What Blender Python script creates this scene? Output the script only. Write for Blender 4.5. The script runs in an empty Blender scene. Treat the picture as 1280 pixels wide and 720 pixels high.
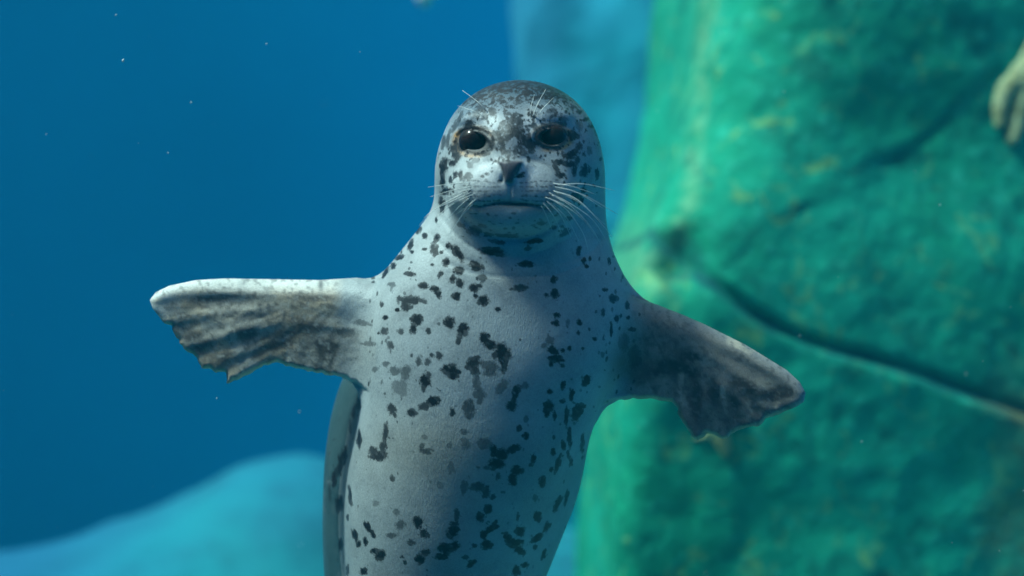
import bpy, bmesh, math, random
import numpy as np
from mathutils import Vector, Matrix

random.seed(7)
RNG = np.random.RandomState(11)
S = bpy.context.scene
COL = S.collection

# ------------------------------------------------------------------ camera, light, exposure
MPP = 1.4 / 1280.0            # metres per unit of the 1280-wide drawing, at the seal's distance
D0 = 1600.0                   # camera distance in the same unit (1.75 m), lens 45 mm on 36 mm
cam_d = bpy.data.cameras.new('camera')
cam = bpy.data.objects.new('camera', cam_d)
COL.objects.link(cam)
cam.location = (0, -D0 * MPP, 0)
cam.rotation_euler = (math.radians(90), 0, 0)
cam_d.lens = 45.0
cam_d.sensor_width = 36.0
cam_d.clip_start = 0.05
cam_d.clip_end = 200.0
cam_d.dof.use_dof = True
cam_d.dof.focus_distance = 1.68
cam_d.dof.aperture_fstop = 1.5
S.camera = cam

SUN_EL, SUN_AZ = 58.0, 256.0       # azimuth clockwise from +Y (north): from the left, a little behind the camera
w = bpy.data.worlds.new('World')
S.world = w
w.use_nodes = True
nt = w.node_tree
sky = nt.nodes.new('ShaderNodeTexSky')
sky.sky_type = 'NISHITA'
sky.sun_disc = False
sky.dust_density = 6.0
sky.air_density = 0.8
sky.sun_elevation = math.radians(SUN_EL)
sky.sun_rotation = math.radians(SUN_AZ)
nt.links.new(sky.outputs[0], nt.nodes['Background'].inputs[0])
nt.nodes['Background'].inputs[1].default_value = 0.125

sun_d = bpy.data.lights.new('sun', 'SUN')
sun_d.energy = 5.0
sun_d.angle = math.radians(7.0)
sun_d.color = (1.0, 0.98, 0.94)
sun = bpy.data.objects.new('sun', sun_d)
COL.objects.link(sun)
_a, _e = math.radians(SUN_AZ), math.radians(SUN_EL)
to_sun = Vector((math.sin(_a) * math.cos(_e), math.cos(_a) * math.cos(_e), math.sin(_e)))
sun.rotation_euler = to_sun.to_track_quat('Z', 'Y').to_euler()

S.view_settings.view_transform = 'Standard'
S.view_settings.look = 'None'
S.view_settings.exposure = 0.2
S.view_settings.gamma = 1.0
S.render.engine = 'CYCLES'
S.cycles.use_denoising = True
S.cycles.max_bounces = 6
S.cycles.diffuse_bounces = 3
S.cycles.volume_bounces = 1
S.cycles.sample_clamp_indirect = 4.0

# ------------------------------------------------------------------ small numpy tools
_LAT = RNG.rand(32, 32, 32).astype(np.float32)


def vnoise(p):
    """periodic value noise, p (n,3) -> 0..1"""
    i = np.floor(p).astype(np.int64)
    f = p - i
    f = f * f * (3 - 2 * f)
    i0 = i & 31
    i1 = (i + 1) & 31
    x0, y0, z0 = i0.T
    x1, y1, z1 = i1.T
    fx, fy, fz = f.T
    L = _LAT
    a = L[x0, y0, z0] * (1 - fx) + L[x1, y0, z0] * fx
    b = L[x0, y1, z0] * (1 - fx) + L[x1, y1, z0] * fx
    c = L[x0, y0, z1] * (1 - fx) + L[x1, y0, z1] * fx
    d = L[x0, y1, z1] * (1 - fx) + L[x1, y1, z1] * fx
    return (a * (1 - fy) + b * fy) * (1 - fz) + (c * (1 - fy) + d * fy) * fz


def fbm(p, octaves=4, gain=0.5):
    t, amp, s = 0.0, 1.0, 0.0
    q = np.array(p, dtype=np.float64)
    for _ in range(octaves):
        t = t + amp * vnoise(q)
        s += amp
        amp *= gain
        q = q * 2.03 + 7.31
    return t / s


def smin(a, b, k):
    h = np.clip(0.5 + 0.5 * (b - a) / k, 0, 1)
    return b * (1 - h) + a * h - k * h * (1 - h)


def smax(a, b, k):
    return -smin(-a, -b, k)


def sstep(a, b, x):
    t = np.clip((x - a) / (b - a), 0, 1)
    return t * t * (3 - 2 * t)


def ell(P, c, r):
    q = P - np.array(c, float)
    k0 = np.sqrt(((q / np.array(r, float)) ** 2).sum(1)) + 1e-6
    k1 = np.sqrt(((q / (np.array(r, float) ** 2)) ** 2).sum(1)) + 1e-9
    return k0 * (k0 - 1) / k1


def at(u, v, y):
    """drawing coordinate seen at depth y -> (x, y, v) at true scale"""
    k = (D0 + y) / D0
    return (640 + (u - 640) * k, y, 360 + (v - 360) * k)


def proj(P):
    k = D0 / (D0 + P[:, 1])
    return 640 + (P[:, 0] - 640) * k, 360 + (P[:, 2] - 360) * k


def poly_dist(u, v, pts):
    """distance to an open polyline"""
    d = np.full(u.shape, 1e9)
    for (x0, y0), (x1, y1) in zip(pts[:-1], pts[1:]):
        ex, ey = x1 - x0, y1 - y0
        t = np.clip(((u - x0) * ex + (v - y0) * ey) / (ex * ex + ey * ey + 1e-9), 0, 1)
        d = np.minimum(d, (u - x0 - t * ex) ** 2 + (v - y0 - t * ey) ** 2)
    return np.sqrt(d)


def polygon_sd(u, v, pts):
    """signed distance to a closed polygon, negative inside"""
    d = poly_dist(u, v, pts + [pts[0]])
    ins = np.zeros(u.shape, bool)
    n = len(pts)
    for i in range(n):
        x0, y0 = pts[i]
        x1, y1 = pts[(i + 1) % n]
        c = (y0 > v) != (y1 > v)
        if y1 != y0:
            ins ^= c & (u < (x1 - x0) * (v - y0) / (y1 - y0) + x0)
    return np.where(ins, -d, d)


def curve(pts, n=8):
    """smooth open polyline through points"""
    p = np.array(pts, float)
    q = np.vstack([2 * p[0] - p[1], p, 2 * p[-1] - p[-2]])
    out = []
    for i in range(len(p) - 1):
        a, b, c, d = q[i:i + 4]
        for t in np.linspace(0, 1, n, endpoint=False):
            out.append(0.5 * ((2 * b) + (c - a) * t + (2 * a - 5 * b + 4 * c - d) * t ** 2 + (3 * b - a - 3 * c + d) * t ** 3))
    out.append(p[-1])
    return [tuple(x) for x in out]


def evalf(f, P, chunk=400000):
    return np.concatenate([f(P[i:i + chunk]) for i in range(0, len(P), chunk)])


def surface(f, lo, hi, h, B=8, slack=1.6):
    """polygonise f = 0 (surface nets, only where the surface is); returns verts, quads"""
    lo = np.array(lo, float)
    nb = np.ceil((np.array(hi, float) - lo) / (h * B)).astype(int)
    H = h * B
    g = np.stack(np.meshgrid(*[np.arange(n) for n in nb], indexing='ij'), -1).reshape(-1, 3)
    fc = evalf(f, lo + (g + 0.5) * H)
    F = np.repeat(np.repeat(np.repeat(np.where(fc < 0, -1., 1.).reshape(nb).astype(np.float32), B, 0), B, 1), B, 2)
    near = g[np.abs(fc) < H * 0.87 * slack]
    o = np.stack(np.meshgrid(*[np.arange(B)] * 3, indexing='ij'), -1).reshape(-1, 3)
    idx = (near[:, None, :] * B + o[None]).reshape(-1, 3)
    F[idx[:, 0], idx[:, 1], idx[:, 2]] = evalf(f, lo + idx * h)
    sg = (F < 0).astype(np.uint8)
    n = np.array(F.shape) - 1
    tot = np.zeros(n, np.uint8)
    for a in (0, 1):
        for b in (0, 1):
            for c in (0, 1):
                tot += sg[a:a + n[0], b:b + n[1], c:c + n[2]]
    cells = np.argwhere((tot > 0) & (tot < 8))
    vid = np.full(n, -1, np.int32)
    vid[cells[:, 0], cells[:, 1], cells[:, 2]] = np.arange(len(cells))
    acc = np.zeros((len(cells), 3))
    cnt = np.zeros(len(cells))
    for ax in range(3):
        e = np.zeros(3, int)
        e[ax] = 1
        oth = [k for k in range(3) if k != ax]
        for a in (0, 1):
            for b in (0, 1):
                p0 = cells.copy()
                p0[:, oth[0]] += a
                p0[:, oth[1]] += b
                p1 = p0 + e
                f0 = F[p0[:, 0], p0[:, 1], p0[:, 2]]
                f1 = F[p1[:, 0], p1[:, 1], p1[:, 2]]
                m = (f0 < 0) != (f1 < 0)
                t = np.where(m, f0 / np.where(m, f0 - f1, 1), 0)
                q = p0.astype(float)
                q[:, ax] += t
                acc[m] += q[m]
                cnt[m] += 1
    V = lo + acc / cnt[:, None] * h
    quads = []
    for ax in range(3):
        o1, o2 = [k for k in range(3) if k != ax]
        sl0 = [slice(None)] * 3
        sl1 = [slice(None)] * 3
        sl0[ax] = slice(0, -1)
        sl1[ax] = slice(1, None)
        m = sg[tuple(sl0)] != sg[tuple(sl1)]
        p = np.argwhere(m)
        p = p[(p[:, o1] > 0) & (p[:, o2] > 0) & (p[:, o1] < n[o1]) & (p[:, o2] < n[o2])]
        inside = sg[p[:, 0], p[:, 1], p[:, 2]] == 1
        vs = []
        for a, b in ((-1, -1), (0, -1), (0, 0), (-1, 0)):
            q = p.copy()
            q[:, o1] += a
            q[:, o2] += b
            vs.append(vid[q[:, 0], q[:, 1], q[:, 2]])
        Q = np.stack(vs, 1)
        flip = inside if ax != 1 else ~inside
        Q[~flip] = Q[~flip][:, ::-1]
        quads.append(Q)
    Q = np.concatenate(quads)
    Q = Q[(Q >= 0).all(1)]
    return V, Q


def gradient(f, P, e):
    g = np.empty_like(P)
    for k in range(3):
        d = np.zeros(3)
        d[k] = e
        g[:, k] = (evalf(f, P + d) - evalf(f, P - d)) / (2 * e)
    return g


def snap(f, V, h, it=2):
    for _ in range(it):
        val = evalf(f, V)
        e = h * 0.3
        g = np.stack([(evalf(f, V + np.eye(3)[k] * e) - val) / e for k in range(3)], 1)
        st = val / np.maximum((g ** 2).sum(1), 0.05)
        st = np.clip(st, -h, h)
        V = V - np.clip(g * st[:, None], -h, h) * 0.8
    return V


def quad_normals(V, Q):
    n = np.cross(V[Q[:, 2]] - V[Q[:, 0]], V[Q[:, 3]] - V[Q[:, 1]])
    N = np.zeros_like(V)
    for k in range(4):
        for c in range(3):
            N[:, c] += np.bincount(Q[:, k], n[:, c], len(V))
    N /= np.linalg.norm(N, axis=1)[:, None] + 1e-9
    return NSIGN * N


NSIGN = 1.0


def hit(f, u, v, y0=-400.0, y1=2600.0, tol=0.2):
    """depth at which the camera ray through (u, v) meets f"""
    y = y0
    for _ in range(400):
        d = f(np.array([at(u, v, y)]))[0]
        if d < tol:
            return y
        y += max(d * 0.6, 0.2)
        if y > y1:
            return None
    return y


def hit_n(f, u, v, e=2.0):
    y = hit(f, u, v)
    P = np.array([at(u, v, y)])
    g = gradient(f, P, e)[0]
    return P[0], g / np.linalg.norm(g)


def M(P):
    """drawing space -> metres"""
    P = np.asarray(P, float)
    return np.stack([(P[..., 0] - 640) * MPP, P[..., 1] * MPP, (360 - P[..., 2]) * MPP], -1)


def Nrm(n):
    return np.array([n[0], n[1], -n[2]])


def mesh_obj(name, V, F, mat, parent=None, smooth=True):
    me = bpy.data.meshes.new(name)
    me.from_pydata([tuple(x) for x in V] if not isinstance(V, np.ndarray) else V.tolist(), [],
                   F.tolist() if isinstance(F, np.ndarray) else F)
    me.validate()
    if smooth:
        me.polygons.foreach_set('use_smooth', [True] * len(me.polygons))
    me.materials.append(mat)
    o = bpy.data.objects.new(name, me)
    COL.objects.link(o)
    if parent:
        o.parent = parent
    return o


def fast_mesh(name, V, Q, mat, parent=None):
    me = bpy.data.meshes.new(name)
    me.vertices.add(len(V))
    me.vertices.foreach_set('co', V.astype(np.float32).ravel())
    me.loops.add(Q.size)
    me.loops.foreach_set('vertex_index', Q.astype(np.int32).ravel())
    me.polygons.add(len(Q))
    me.polygons.foreach_set('loop_start', np.arange(0, Q.size, 4, dtype=np.int32))
    me.update(calc_edges=True)
    me.polygons.foreach_set('use_smooth', np.ones(len(Q), bool))
    me.materials.append(mat)
    o = bpy.data.objects.new(name, me)
    COL.objects.link(o)
    if parent:
        o.parent = parent
    return o


def attr(o, name, val):
    val = np.asarray(val, np.float32)
    if val.ndim == 1:
        a = o.data.attributes.new(name, 'FLOAT', 'POINT')
        a.data.foreach_set('value', val)
    else:
        a = o.data.attributes.new(name, 'FLOAT_COLOR', 'POINT')
        c = np.ones((len(val), 4), np.float32)
        c[:, :3] = val
        a.data.foreach_set('color', c.ravel())


def tag(o, label=None, cat=None, group=None, kind=None):
    if label:
        o['label'] = label
    if cat:
        o['category'] = cat
    if group:
        o['group'] = group
    if kind:
        o['kind'] = kind
    return o


def empty(name, loc):
    o = bpy.data.objects.new(name, None)
    o.location = loc
    o.empty_display_size = 0.05
    COL.objects.link(o)
    return o


# ------------------------------------------------------------------ materials
class NT:
    def __init__(self, name):
        self.m = bpy.data.materials.new(name)
        self.m.use_nodes = True
        self.t = self.m.node_tree
        self.b = self.t.nodes['Principled BSDF']

    def n(self, kind, **kw):
        nd = self.t.nodes.new(kind)
        for k, v in kw.items():
            if k.startswith('i_'):
                nd.inputs[k[2:].replace('_', ' ')].default_value = v
            else:
                setattr(nd, k, v)
        return nd

    def l(self, a, b):
        self.t.links.new(a, b)

    def math(self, op, a, b=None, clamp=False):
        nd = self.n('ShaderNodeMath', operation=op, use_clamp=clamp)
        for i, x in enumerate((a, b)):
            if x is None:
                continue
            if isinstance(x, (int, float)):
                nd.inputs[i].default_value = x
            else:
                self.l(x, nd.inputs[i])
        return nd.outputs[0]

    def noise(self, vec, scale, detail=4, rough=0.55, dist=0.0):
        nd = self.n('ShaderNodeTexNoise')
        nd.inputs['Scale'].default_value = scale
        nd.inputs['Detail'].default_value = detail
        nd.inputs['Roughness'].default_value = rough
        nd.inputs['Distortion'].default_value = dist
        if vec is not None:
            self.l(vec, nd.inputs['Vector'])
        return nd.outputs[0]

    def range(self, x, a, b, c=0.0, d=1.0, smooth=True):
        nd = self.n('ShaderNodeMapRange', interpolation_type='SMOOTHSTEP' if smooth else 'LINEAR')
        self.l(x, nd.inputs[0])
        for i, v in enumerate((a, b, c, d)):
            nd.inputs[i + 1].default_value = v
        return nd.outputs[0]

    def mix(self, f, a, b, mode='MIX'):
        nd = self.n('ShaderNodeMix', data_type='RGBA', blend_type=mode)
        for s, x in ((0, f), (6, a), (7, b)):
            if isinstance(x, (int, float)):
                nd.inputs[s].default_value = x
            elif isinstance(x, tuple):
                nd.inputs[s].default_value = (*x, 1)
            else:
                self.l(x, nd.inputs[s])
        return nd.outputs[2]

    def bump(self, h, strength, dist, prev=None):
        nd = self.n('ShaderNodeBump')
        nd.inputs['Strength'].default_value = strength
        nd.inputs['Distance'].default_value = dist
        self.l(h, nd.inputs['Height'])
        if prev is not None:
            self.l(prev, nd.inputs['Normal'])
        return nd.outputs[0]


def fur_material():
    k = NT('seal_fur')
    tc = k.n('ShaderNodeTexCoord').outputs['Object']
    tone = k.n('ShaderNodeAttribute', attribute_name='tone').outputs['Color']
    spot = k.n('ShaderNodeAttribute', attribute_name='spot').outputs['Fac']
    soft = k.n('ShaderNodeAttribute', attribute_name='spot_strength').outputs['Fac']
    mott = k.n('ShaderNodeAttribute', attribute_name='mottle').outputs['Fac']
    skin = k.n('ShaderNodeAttribute', attribute_name='skin').outputs['Fac']
    # ragged outlines of the spots
    n1 = k.noise(tc, 170, 3, 0.6)
    n2 = k.noise(tc, 600, 2, 0.6)
    s = k.math('ADD', spot, k.math('MULTIPLY', k.math('SUBTRACT', n1, 0.5), 1.5))
    s = k.math('ADD', s, k.math('MULTIPLY', k.math('SUBTRACT', n2, 0.5), 0.7))
    hard = k.range(s, 0.0, 0.62)
    hard = k.math('MULTIPLY', hard, soft)
    # fine mottling (head, back)
    st = k.n('ShaderNodeMapping')
    k.l(tc, st.inputs[0])
    st.inputs['Scale'].default_value = (1.0, 0.8, 0.62)
    m1 = k.noise(st.outputs[0], 125, 3, 0.62, 0.35)
    m2 = k.noise(st.outputs[0], 300, 2, 0.6, 0.2)
    mm = k.math('ADD', k.math('MULTIPLY', m1, 0.68), k.math('MULTIPLY', m2, 0.32))
    thr = k.math('SUBTRACT', 0.80, k.math('MULTIPLY', mott, 0.42))
    mm = k.range(k.math('SUBTRACT', mm, thr), 0.0, 0.075)
    mm = k.math('MULTIPLY', mm, k.range(mott, 0.0, 0.35))
    dark = k.math('MAXIMUM', hard, k.math('MULTIPLY', mm, 0.95))
    # pale coat: slow and fine variation
    v1 = k.noise(tc, 16, 4, 0.6)
    v2 = k.noise(tc, 430, 3, 0.75)
    var = k.math('ADD', k.range(v1, 0.3, 0.7, 0.86, 1.1), k.range(v2, 0.25, 0.75, -0.17, 0.17))
    vc = k.n('ShaderNodeCombineColor')
    for i in range(3):
        k.l(var, vc.inputs[i])
    base = k.mix(1.0, tone, vc.outputs[0], 'MULTIPLY')
    gp = k.noise(tc, 38, 4, 0.65, 0.4)
    base = k.mix(k.math('MULTIPLY', k.range(gp, 0.54, 0.72), 0.38), base, (0.16, 0.165, 0.165))
    col = k.mix(dark, base, (0.013, 0.012, 0.013))
    k.l(col, k.b.inputs['Base Color'])
    k.l(k.range(skin, 0, 1, 0.40, 0.36, False), k.b.inputs['Roughness'])
    k.b.inputs['Specular IOR Level'].default_value = 0.26
    k.b.inputs['Subsurface Weight'].default_value = 0.0
    # short wet hair
    hs = k.n('ShaderNodeMapping')
    k.l(tc, hs.inputs[0])
    hs.inputs['Scale'].default_value = (1.0, 1.0, 0.3)
    b1 = k.noise(hs.outputs[0], 600, 3, 0.65)
    b2 = k.noise(tc, 60, 4, 0.6)
    nb = k.bump(b2, 0.12, 0.005)
    nb = k.bump(b1, 0.5, 0.0014, nb)
    k.l(nb, k.b.inputs['Normal'])
    return k.m


def plain(name, col, rough=0.6, spec=0.5):
    k = NT(name)
    tc = k.n('ShaderNodeTexCoord').outputs['Object']
    v = k.range(k.noise(tc, 40, 3), 0.3, 0.7)
    k.l(k.mix(v, tuple(c * 0.8 for c in col), tuple(min(1, c * 1.2) for c in col)), k.b.inputs['Base Color'])
    k.b.inputs['Roughness'].default_value = rough
    k.b.inputs['Specular IOR Level'].default_value = spec
    return k.m


def rock_material():
    k = NT('algae_rock')
    tc = k.n('ShaderNodeTexCoord').outputs['Object']
    n1 = k.noise(tc, 1.7, 5, 0.6, 0.4)
    n2 = k.noise(tc, 7, 5, 0.65, 0.6)
    n3 = k.noise(tc, 24, 4, 0.65)
    n4 = k.noise(tc, 70, 3, 0.6)
    c = k.mix(k.range(n1, 0.35, 0.65), (0.004, 0.23, 0.118), (0.008, 0.32, 0.195))
    c = k.mix(k.math('MULTIPLY', k.range(n2, 0.50, 0.68), 0.75), c, (0.006, 0.13, 0.085))
    c = k.mix(k.math('MULTIPLY', k.range(n3, 0.54, 0.70), 0.75), c, (0.03, 0.40, 0.26))
    wn = k.noise(tc, 9, 4, 0.7, 1.0)
    c = k.mix(k.math('MULTIPLY', k.range(wn, 0.56, 0.70), 0.8), c, (0.16, 0.36, 0.12))
    c = k.mix(k.math('MULTIPLY', k.range(n4, 0.55, 0.72), 0.55), c, (0.008, 0.13, 0.08))
    ge = k.n('ShaderNodeAttribute', attribute_name='lit_pale').outputs['Fac']
    c = k.mix(k.math('MULTIPLY', ge, k.range(n3, 0.36, 0.6)), c, (0.24, 0.42, 0.20))
    gr = k.n('ShaderNodeAttribute', attribute_name='crack_shade').outputs['Fac']
    c = k.mix(k.math('MULTIPLY', gr, k.range(n3, 0.30, 0.55, 0.6, 1.0)), c, (0.004, 0.055, 0.065))  # crevice shade painted over the rock colour
    br = k.n('ShaderNodeAttribute', attribute_name='brown').outputs['Fac']
    c = k.mix(k.math('MULTIPLY', br, k.range(n2, 0.3, 0.65)), c, (0.13, 0.12, 0.045))
    k.l(c, k.b.inputs['Base Color'])
    k.b.inputs['Roughness'].default_value = 0.85
    k.b.inputs['Specular IOR Level'].default_value = 0.15
    nb = k.bump(n3, 0.35, 0.02)
    nb = k.bump(n4, 0.3, 0.008, nb)
    k.l(nb, k.b.inputs['Normal'])
    return k.m


def stone_material(name, a, b):
    k = NT(name)
    tc = k.n('ShaderNodeTexCoord').outputs['Object']
    n1 = k.noise(tc, 1.3, 4, 0.6, 0.5)
    n2 = k.noise(tc, 4, 5, 0.6)
    c = k.mix(k.range(n1, 0.3, 0.7), a, b)
    c = k.mix(k.math('MULTIPLY', k.range(n2, 0.5, 0.7), 0.5), c, tuple(x * 0.55 for x in a))
    al = k.n('ShaderNodeAttribute', attribute_name='haze_fade').outputs['Fac']
    c = k.mix(k.math('MULTIPLY', al, k.range(n1, 0.2, 0.6, 0.75, 1.0)), c, (0.0015, 0.10, 0.21))  # painted distance haze: stone fades towards water blue
    k.l(c, k.b.inputs['Base Color'])
    k.b.inputs['Roughness'].default_value = 0.9
    k.l(k.bump(n2, 0.5, 0.05), k.b.inputs['Normal'])
    return k.m


# ------------------------------------------------------------------ the pool: floor, blue ring wall standing for far water, rocks
def build_pool():
    k = NT('deep_water_blue')
    tc = k.n('ShaderNodeTexCoord').outputs['Object']
    n = k.noise(tc, 0.25, 3)
    k.l(k.mix(k.range(n, 0.3, 0.7), (0.001, 0.145, 0.40), (0.002, 0.20, 0.48)), k.b.inputs['Base Color'])
    k.b.inputs['Roughness'].default_value = 1.0
    k.b.inputs['Specular IOR Level'].default_value = 0.0
    wall_mat = k.m
    N = 96
    V, F = [], []
    for j, z in enumerate((-3.1, -1.5, 0.0, 1.5, 3.1)):
        for i in range(N):
            t = 2 * math.pi * i / N
            V.append((7.5 * math.cos(t), 3.4 + 5.8 * math.sin(t), z))
    for j in range(4):
        for i in range(N):
            a, b = j * N + i, j * N + (i + 1) % N
            F.append((b, a, a + N, b + N))
    tag(mesh_obj('water', V, F, wall_mat), kind='structure')  # blue ring wall as far water; near side added to block front sky light
    # floor: one sheet with gentle unevenness
    fm = stone_material('pool_floor_sand', (0.10, 0.30, 0.30), (0.16, 0.38, 0.36))
    n = 60
    g = np.linspace(-10.4, 10.4, n)
    X, Y = np.meshgrid(g, g, indexing='ij')
    Z = -2.75 + 0.22 * fbm(np.stack([X.ravel() * .5, Y.ravel() * .5, 0 * X.ravel()], 1), 4)
    V = np.stack([X.ravel(), Y.ravel(), Z], 1)
    F = [(i * n + j, (i + 1) * n + j, (i + 1) * n + j + 1, i * n + j + 1) for i in range(n - 1) for j in range(n - 1)]
    tag(mesh_obj('pool_floor', V, F, fm), kind='structure')


def build_haze():
    m = bpy.data.materials.new('water_haze')
    m.use_nodes = True
    t = m.node_tree
    t.nodes.remove(t.nodes['Principled BSDF'])
    v = t.nodes.new('ShaderNodeVolumePrincipled')
    v.inputs['Color'].default_value = HAZE_COL
    v.inputs['Absorption Color'].default_value = HAZE_ABS
    v.inputs['Density'].default_value = HAZE_D
    v.inputs['Anisotropy'].default_value = 0.0
    t.links.new(v.outputs[0], t.nodes['Material Output'].inputs['Volume'])
    a, z0, z1 = 11.0, -4.0, 3.2
    V = [(x, y, z) for x in (-a, a) for y in (-a, a) for z in (z0, z1)]
    F = [(0, 1, 3, 2), (4, 6, 7, 5), (0, 4, 5, 1), (2, 3, 7, 6), (0, 2, 6, 4), (1, 5, 7, 3)]
    tag(mesh_obj('haze', V, F, m, smooth=False), kind='stuff')


HAZE_COL = (0.004, 0.115, 0.160, 1)
HAZE_ABS = (0.0, 0.62, 0.80, 1)
HAZE_D = 0.10

# --- the green rock pillar
RV = np.arange(-1600, 3400, 4.0)


def table(xs, ys, sigma=20.0, grid=None):
    g = RV if grid is None else grid
    y = np.interp(g, xs, ys)
    st = g[1] - g[0]
    r = int(3 * sigma / st)
    kx = np.exp(-0.5 * (np.arange(-r, r + 1) * st / sigma) ** 2)
    kx /= kx.sum()
    return np.convolve(np.pad(y, r, mode='edge'), kx, mode='valid')


YF = 1180.0
KF = (D0 + YF) / D0


def rk(pts):
    return [(640 + (u - 640) * KF, 360 + (v - 360) * KF) for u, v in pts]


_rl = [(-900, 900), (-200, 882), (0, 866), (100, 846), (250, 812), (330, 792), (400, 785), (500, 776), (590, 768), (720, 766), (1100, 760)]
_rlv = [360 + (v - 360) * KF for u, v in [(b, a) for a, b in _rl]]
_rlx = [640 + (u - 640) * KF for u, v in [(b, a) for a, b in _rl]]
ROCK_L = table(_rlv, _rlx, 40.0)
CRACK = rk(curve([(812, 262), (838, 300), (880, 338), (915, 368), (960, 400), (1020, 428), (1080, 446), (1150, 466), (1215, 490), (1300, 520), (1420, 560)]))
CRACK2 = rk(curve([(905, 345), (960, 300), (1020, 255), (1090, 208), (1150, 190), (1200, 158), (1245, 115), (1310, 60)]))
CRACK3 = rk(curve([(1120, 560), (1200, 540), (1300, 505)]))
_cx = np.array([p[0] for p in CRACK])
_cv = np.array([p[1] for p in CRACK])


def f_rock(P):
    x, y, v = P.T
    nz = fbm(P / 420.0, 3) - 0.5
    nm = fbm(P / 110.0 + 3.1, 3) - 0.5
    ns = fbm(P / 34.0 + 9.7, 2) - 0.5
    XL = np.interp(v, RV, ROCK_L)
    cv = np.interp(x, _cx, _cv)
    below = sstep(-14, 22, v - cv)
    front = YF + 8 * below + 0.10 * (x - 1000) * (1 - below) - 0.10 * (v - 360) * (1 - below) + below * 0.03 * (v - cv) + 0.12 * np.clip(x - 1350, 0, 800)
    # the right-hand block leans away to the right of the second crack
    cv2 = np.interp(x, [p[0] for p in CRACK2], [p[1] for p in CRACK2])
    front = front + 5 * sstep(-15, 45, v - cv2) * (1 - below) * sstep(950, 1250, x)
    # upper left shoulder: broad bevel with a ridge
    kx = 60 + 170 * (1 - sstep(-50, 420, v))
    f = smax(XL - x, front - y, kx * 1.5)
    f = f * 1.0 + kx * 0.36
    d1 = poly_dist(x, v, CRACK)
    d2 = poly_dist(x, v, CRACK2)
    fr = sstep(-260, -60, -np.abs(y - front) + 0)   # only near the front
    j = 10 * nm
    f = f + fr * (32 * np.exp(-((d1 + 2.2 * j) / 12) ** 2) * (0.45 + 0.55 * sstep(900, 1250, x)) + 14 * np.exp(-((d2 + j) / 12) ** 2) * sstep(0.40, 0.65, fbm(P / 150 + 5, 2)) * 1.4 )
    # hollow where the cracks meet
    hu, hv = 640 + (858 - 640) * KF, 360 + (328 - 360) * KF
    hd = np.sqrt(((x - hu) / 62) ** 2 + ((v - hv) / 72) ** 2)
    f = f + fr * 80 * np.exp(-hd ** 2 * 1.3) * (0.55 + 1.5 * (nm + 0.3))
    f = f + 60 * nz + 18 * nm + 5 * ns
    f = smax(f, x - 3000, 100)
    f = smax(f, y - 3000, 100)
    return f * 0.75


def build_rock():
    h = 11.0
    V, Q = surface(f_rock, (640, 900, -1500), (2200, 3100, 3080), h, slack=2.0)
    V = snap(f_rock, V, h, 1)
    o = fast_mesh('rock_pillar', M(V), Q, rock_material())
    # lit band painted pale along the ridge, brown growth on the far right
    u, v = proj(V)
    d = poly_dist(u, v, [(888, -40), (880, 60), (872, 150), (862, 250), (845, 300)])
    lit_pale = np.exp(-(d / 12) ** 2) * 0.42  # light on the ridge put into the colour
    lit_pale = np.maximum(lit_pale, 0.55 * np.exp(-(((u - 795) / 40) ** 2 + ((v - 340) / 60) ** 2)))
    attr(o, 'lit_pale', lit_pale)
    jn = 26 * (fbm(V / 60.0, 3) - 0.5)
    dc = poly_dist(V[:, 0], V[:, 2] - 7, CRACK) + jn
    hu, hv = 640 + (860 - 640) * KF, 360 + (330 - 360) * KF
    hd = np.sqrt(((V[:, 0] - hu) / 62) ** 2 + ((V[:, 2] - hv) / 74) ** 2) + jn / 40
    crack_shade = 0.9 * np.exp(-(np.maximum(dc, 0) / 14) ** 2)  # shade inside the crack painted dark
    crack_shade = np.maximum(crack_shade, 0.7 * np.exp(-np.maximum(hd, 0) ** 4) * sstep(0.35, 0.6, fbm(V / 38.0, 2)))
    crack_shade = np.maximum(crack_shade, 0.2 * np.exp(-((poly_dist(V[:, 0], V[:, 2], CRACK2) + jn) / 16) ** 2))
    attr(o, 'crack_shade', crack_shade)
    attr(o, 'brown', sstep(1195, 1290, u) * sstep(380, 560, v) * 0.9)
    tag(o, 'tall green alga-covered rock pillar with a dark diagonal crack beside the seal', 'rock')
    return o


# --- generic lumpy boulder from a sum of ellipsoids (metres)
def f_lumps(parts, amp, sc, seed):
    def f(P):
        d = None
        for c, r, k in parts:
            e = ell(P, c, r)
            d = e if d is None else smin(d, e, k)
        return (d + amp * (fbm(P * sc + seed, 4) - 0.5)) * 0.8
    return f


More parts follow.
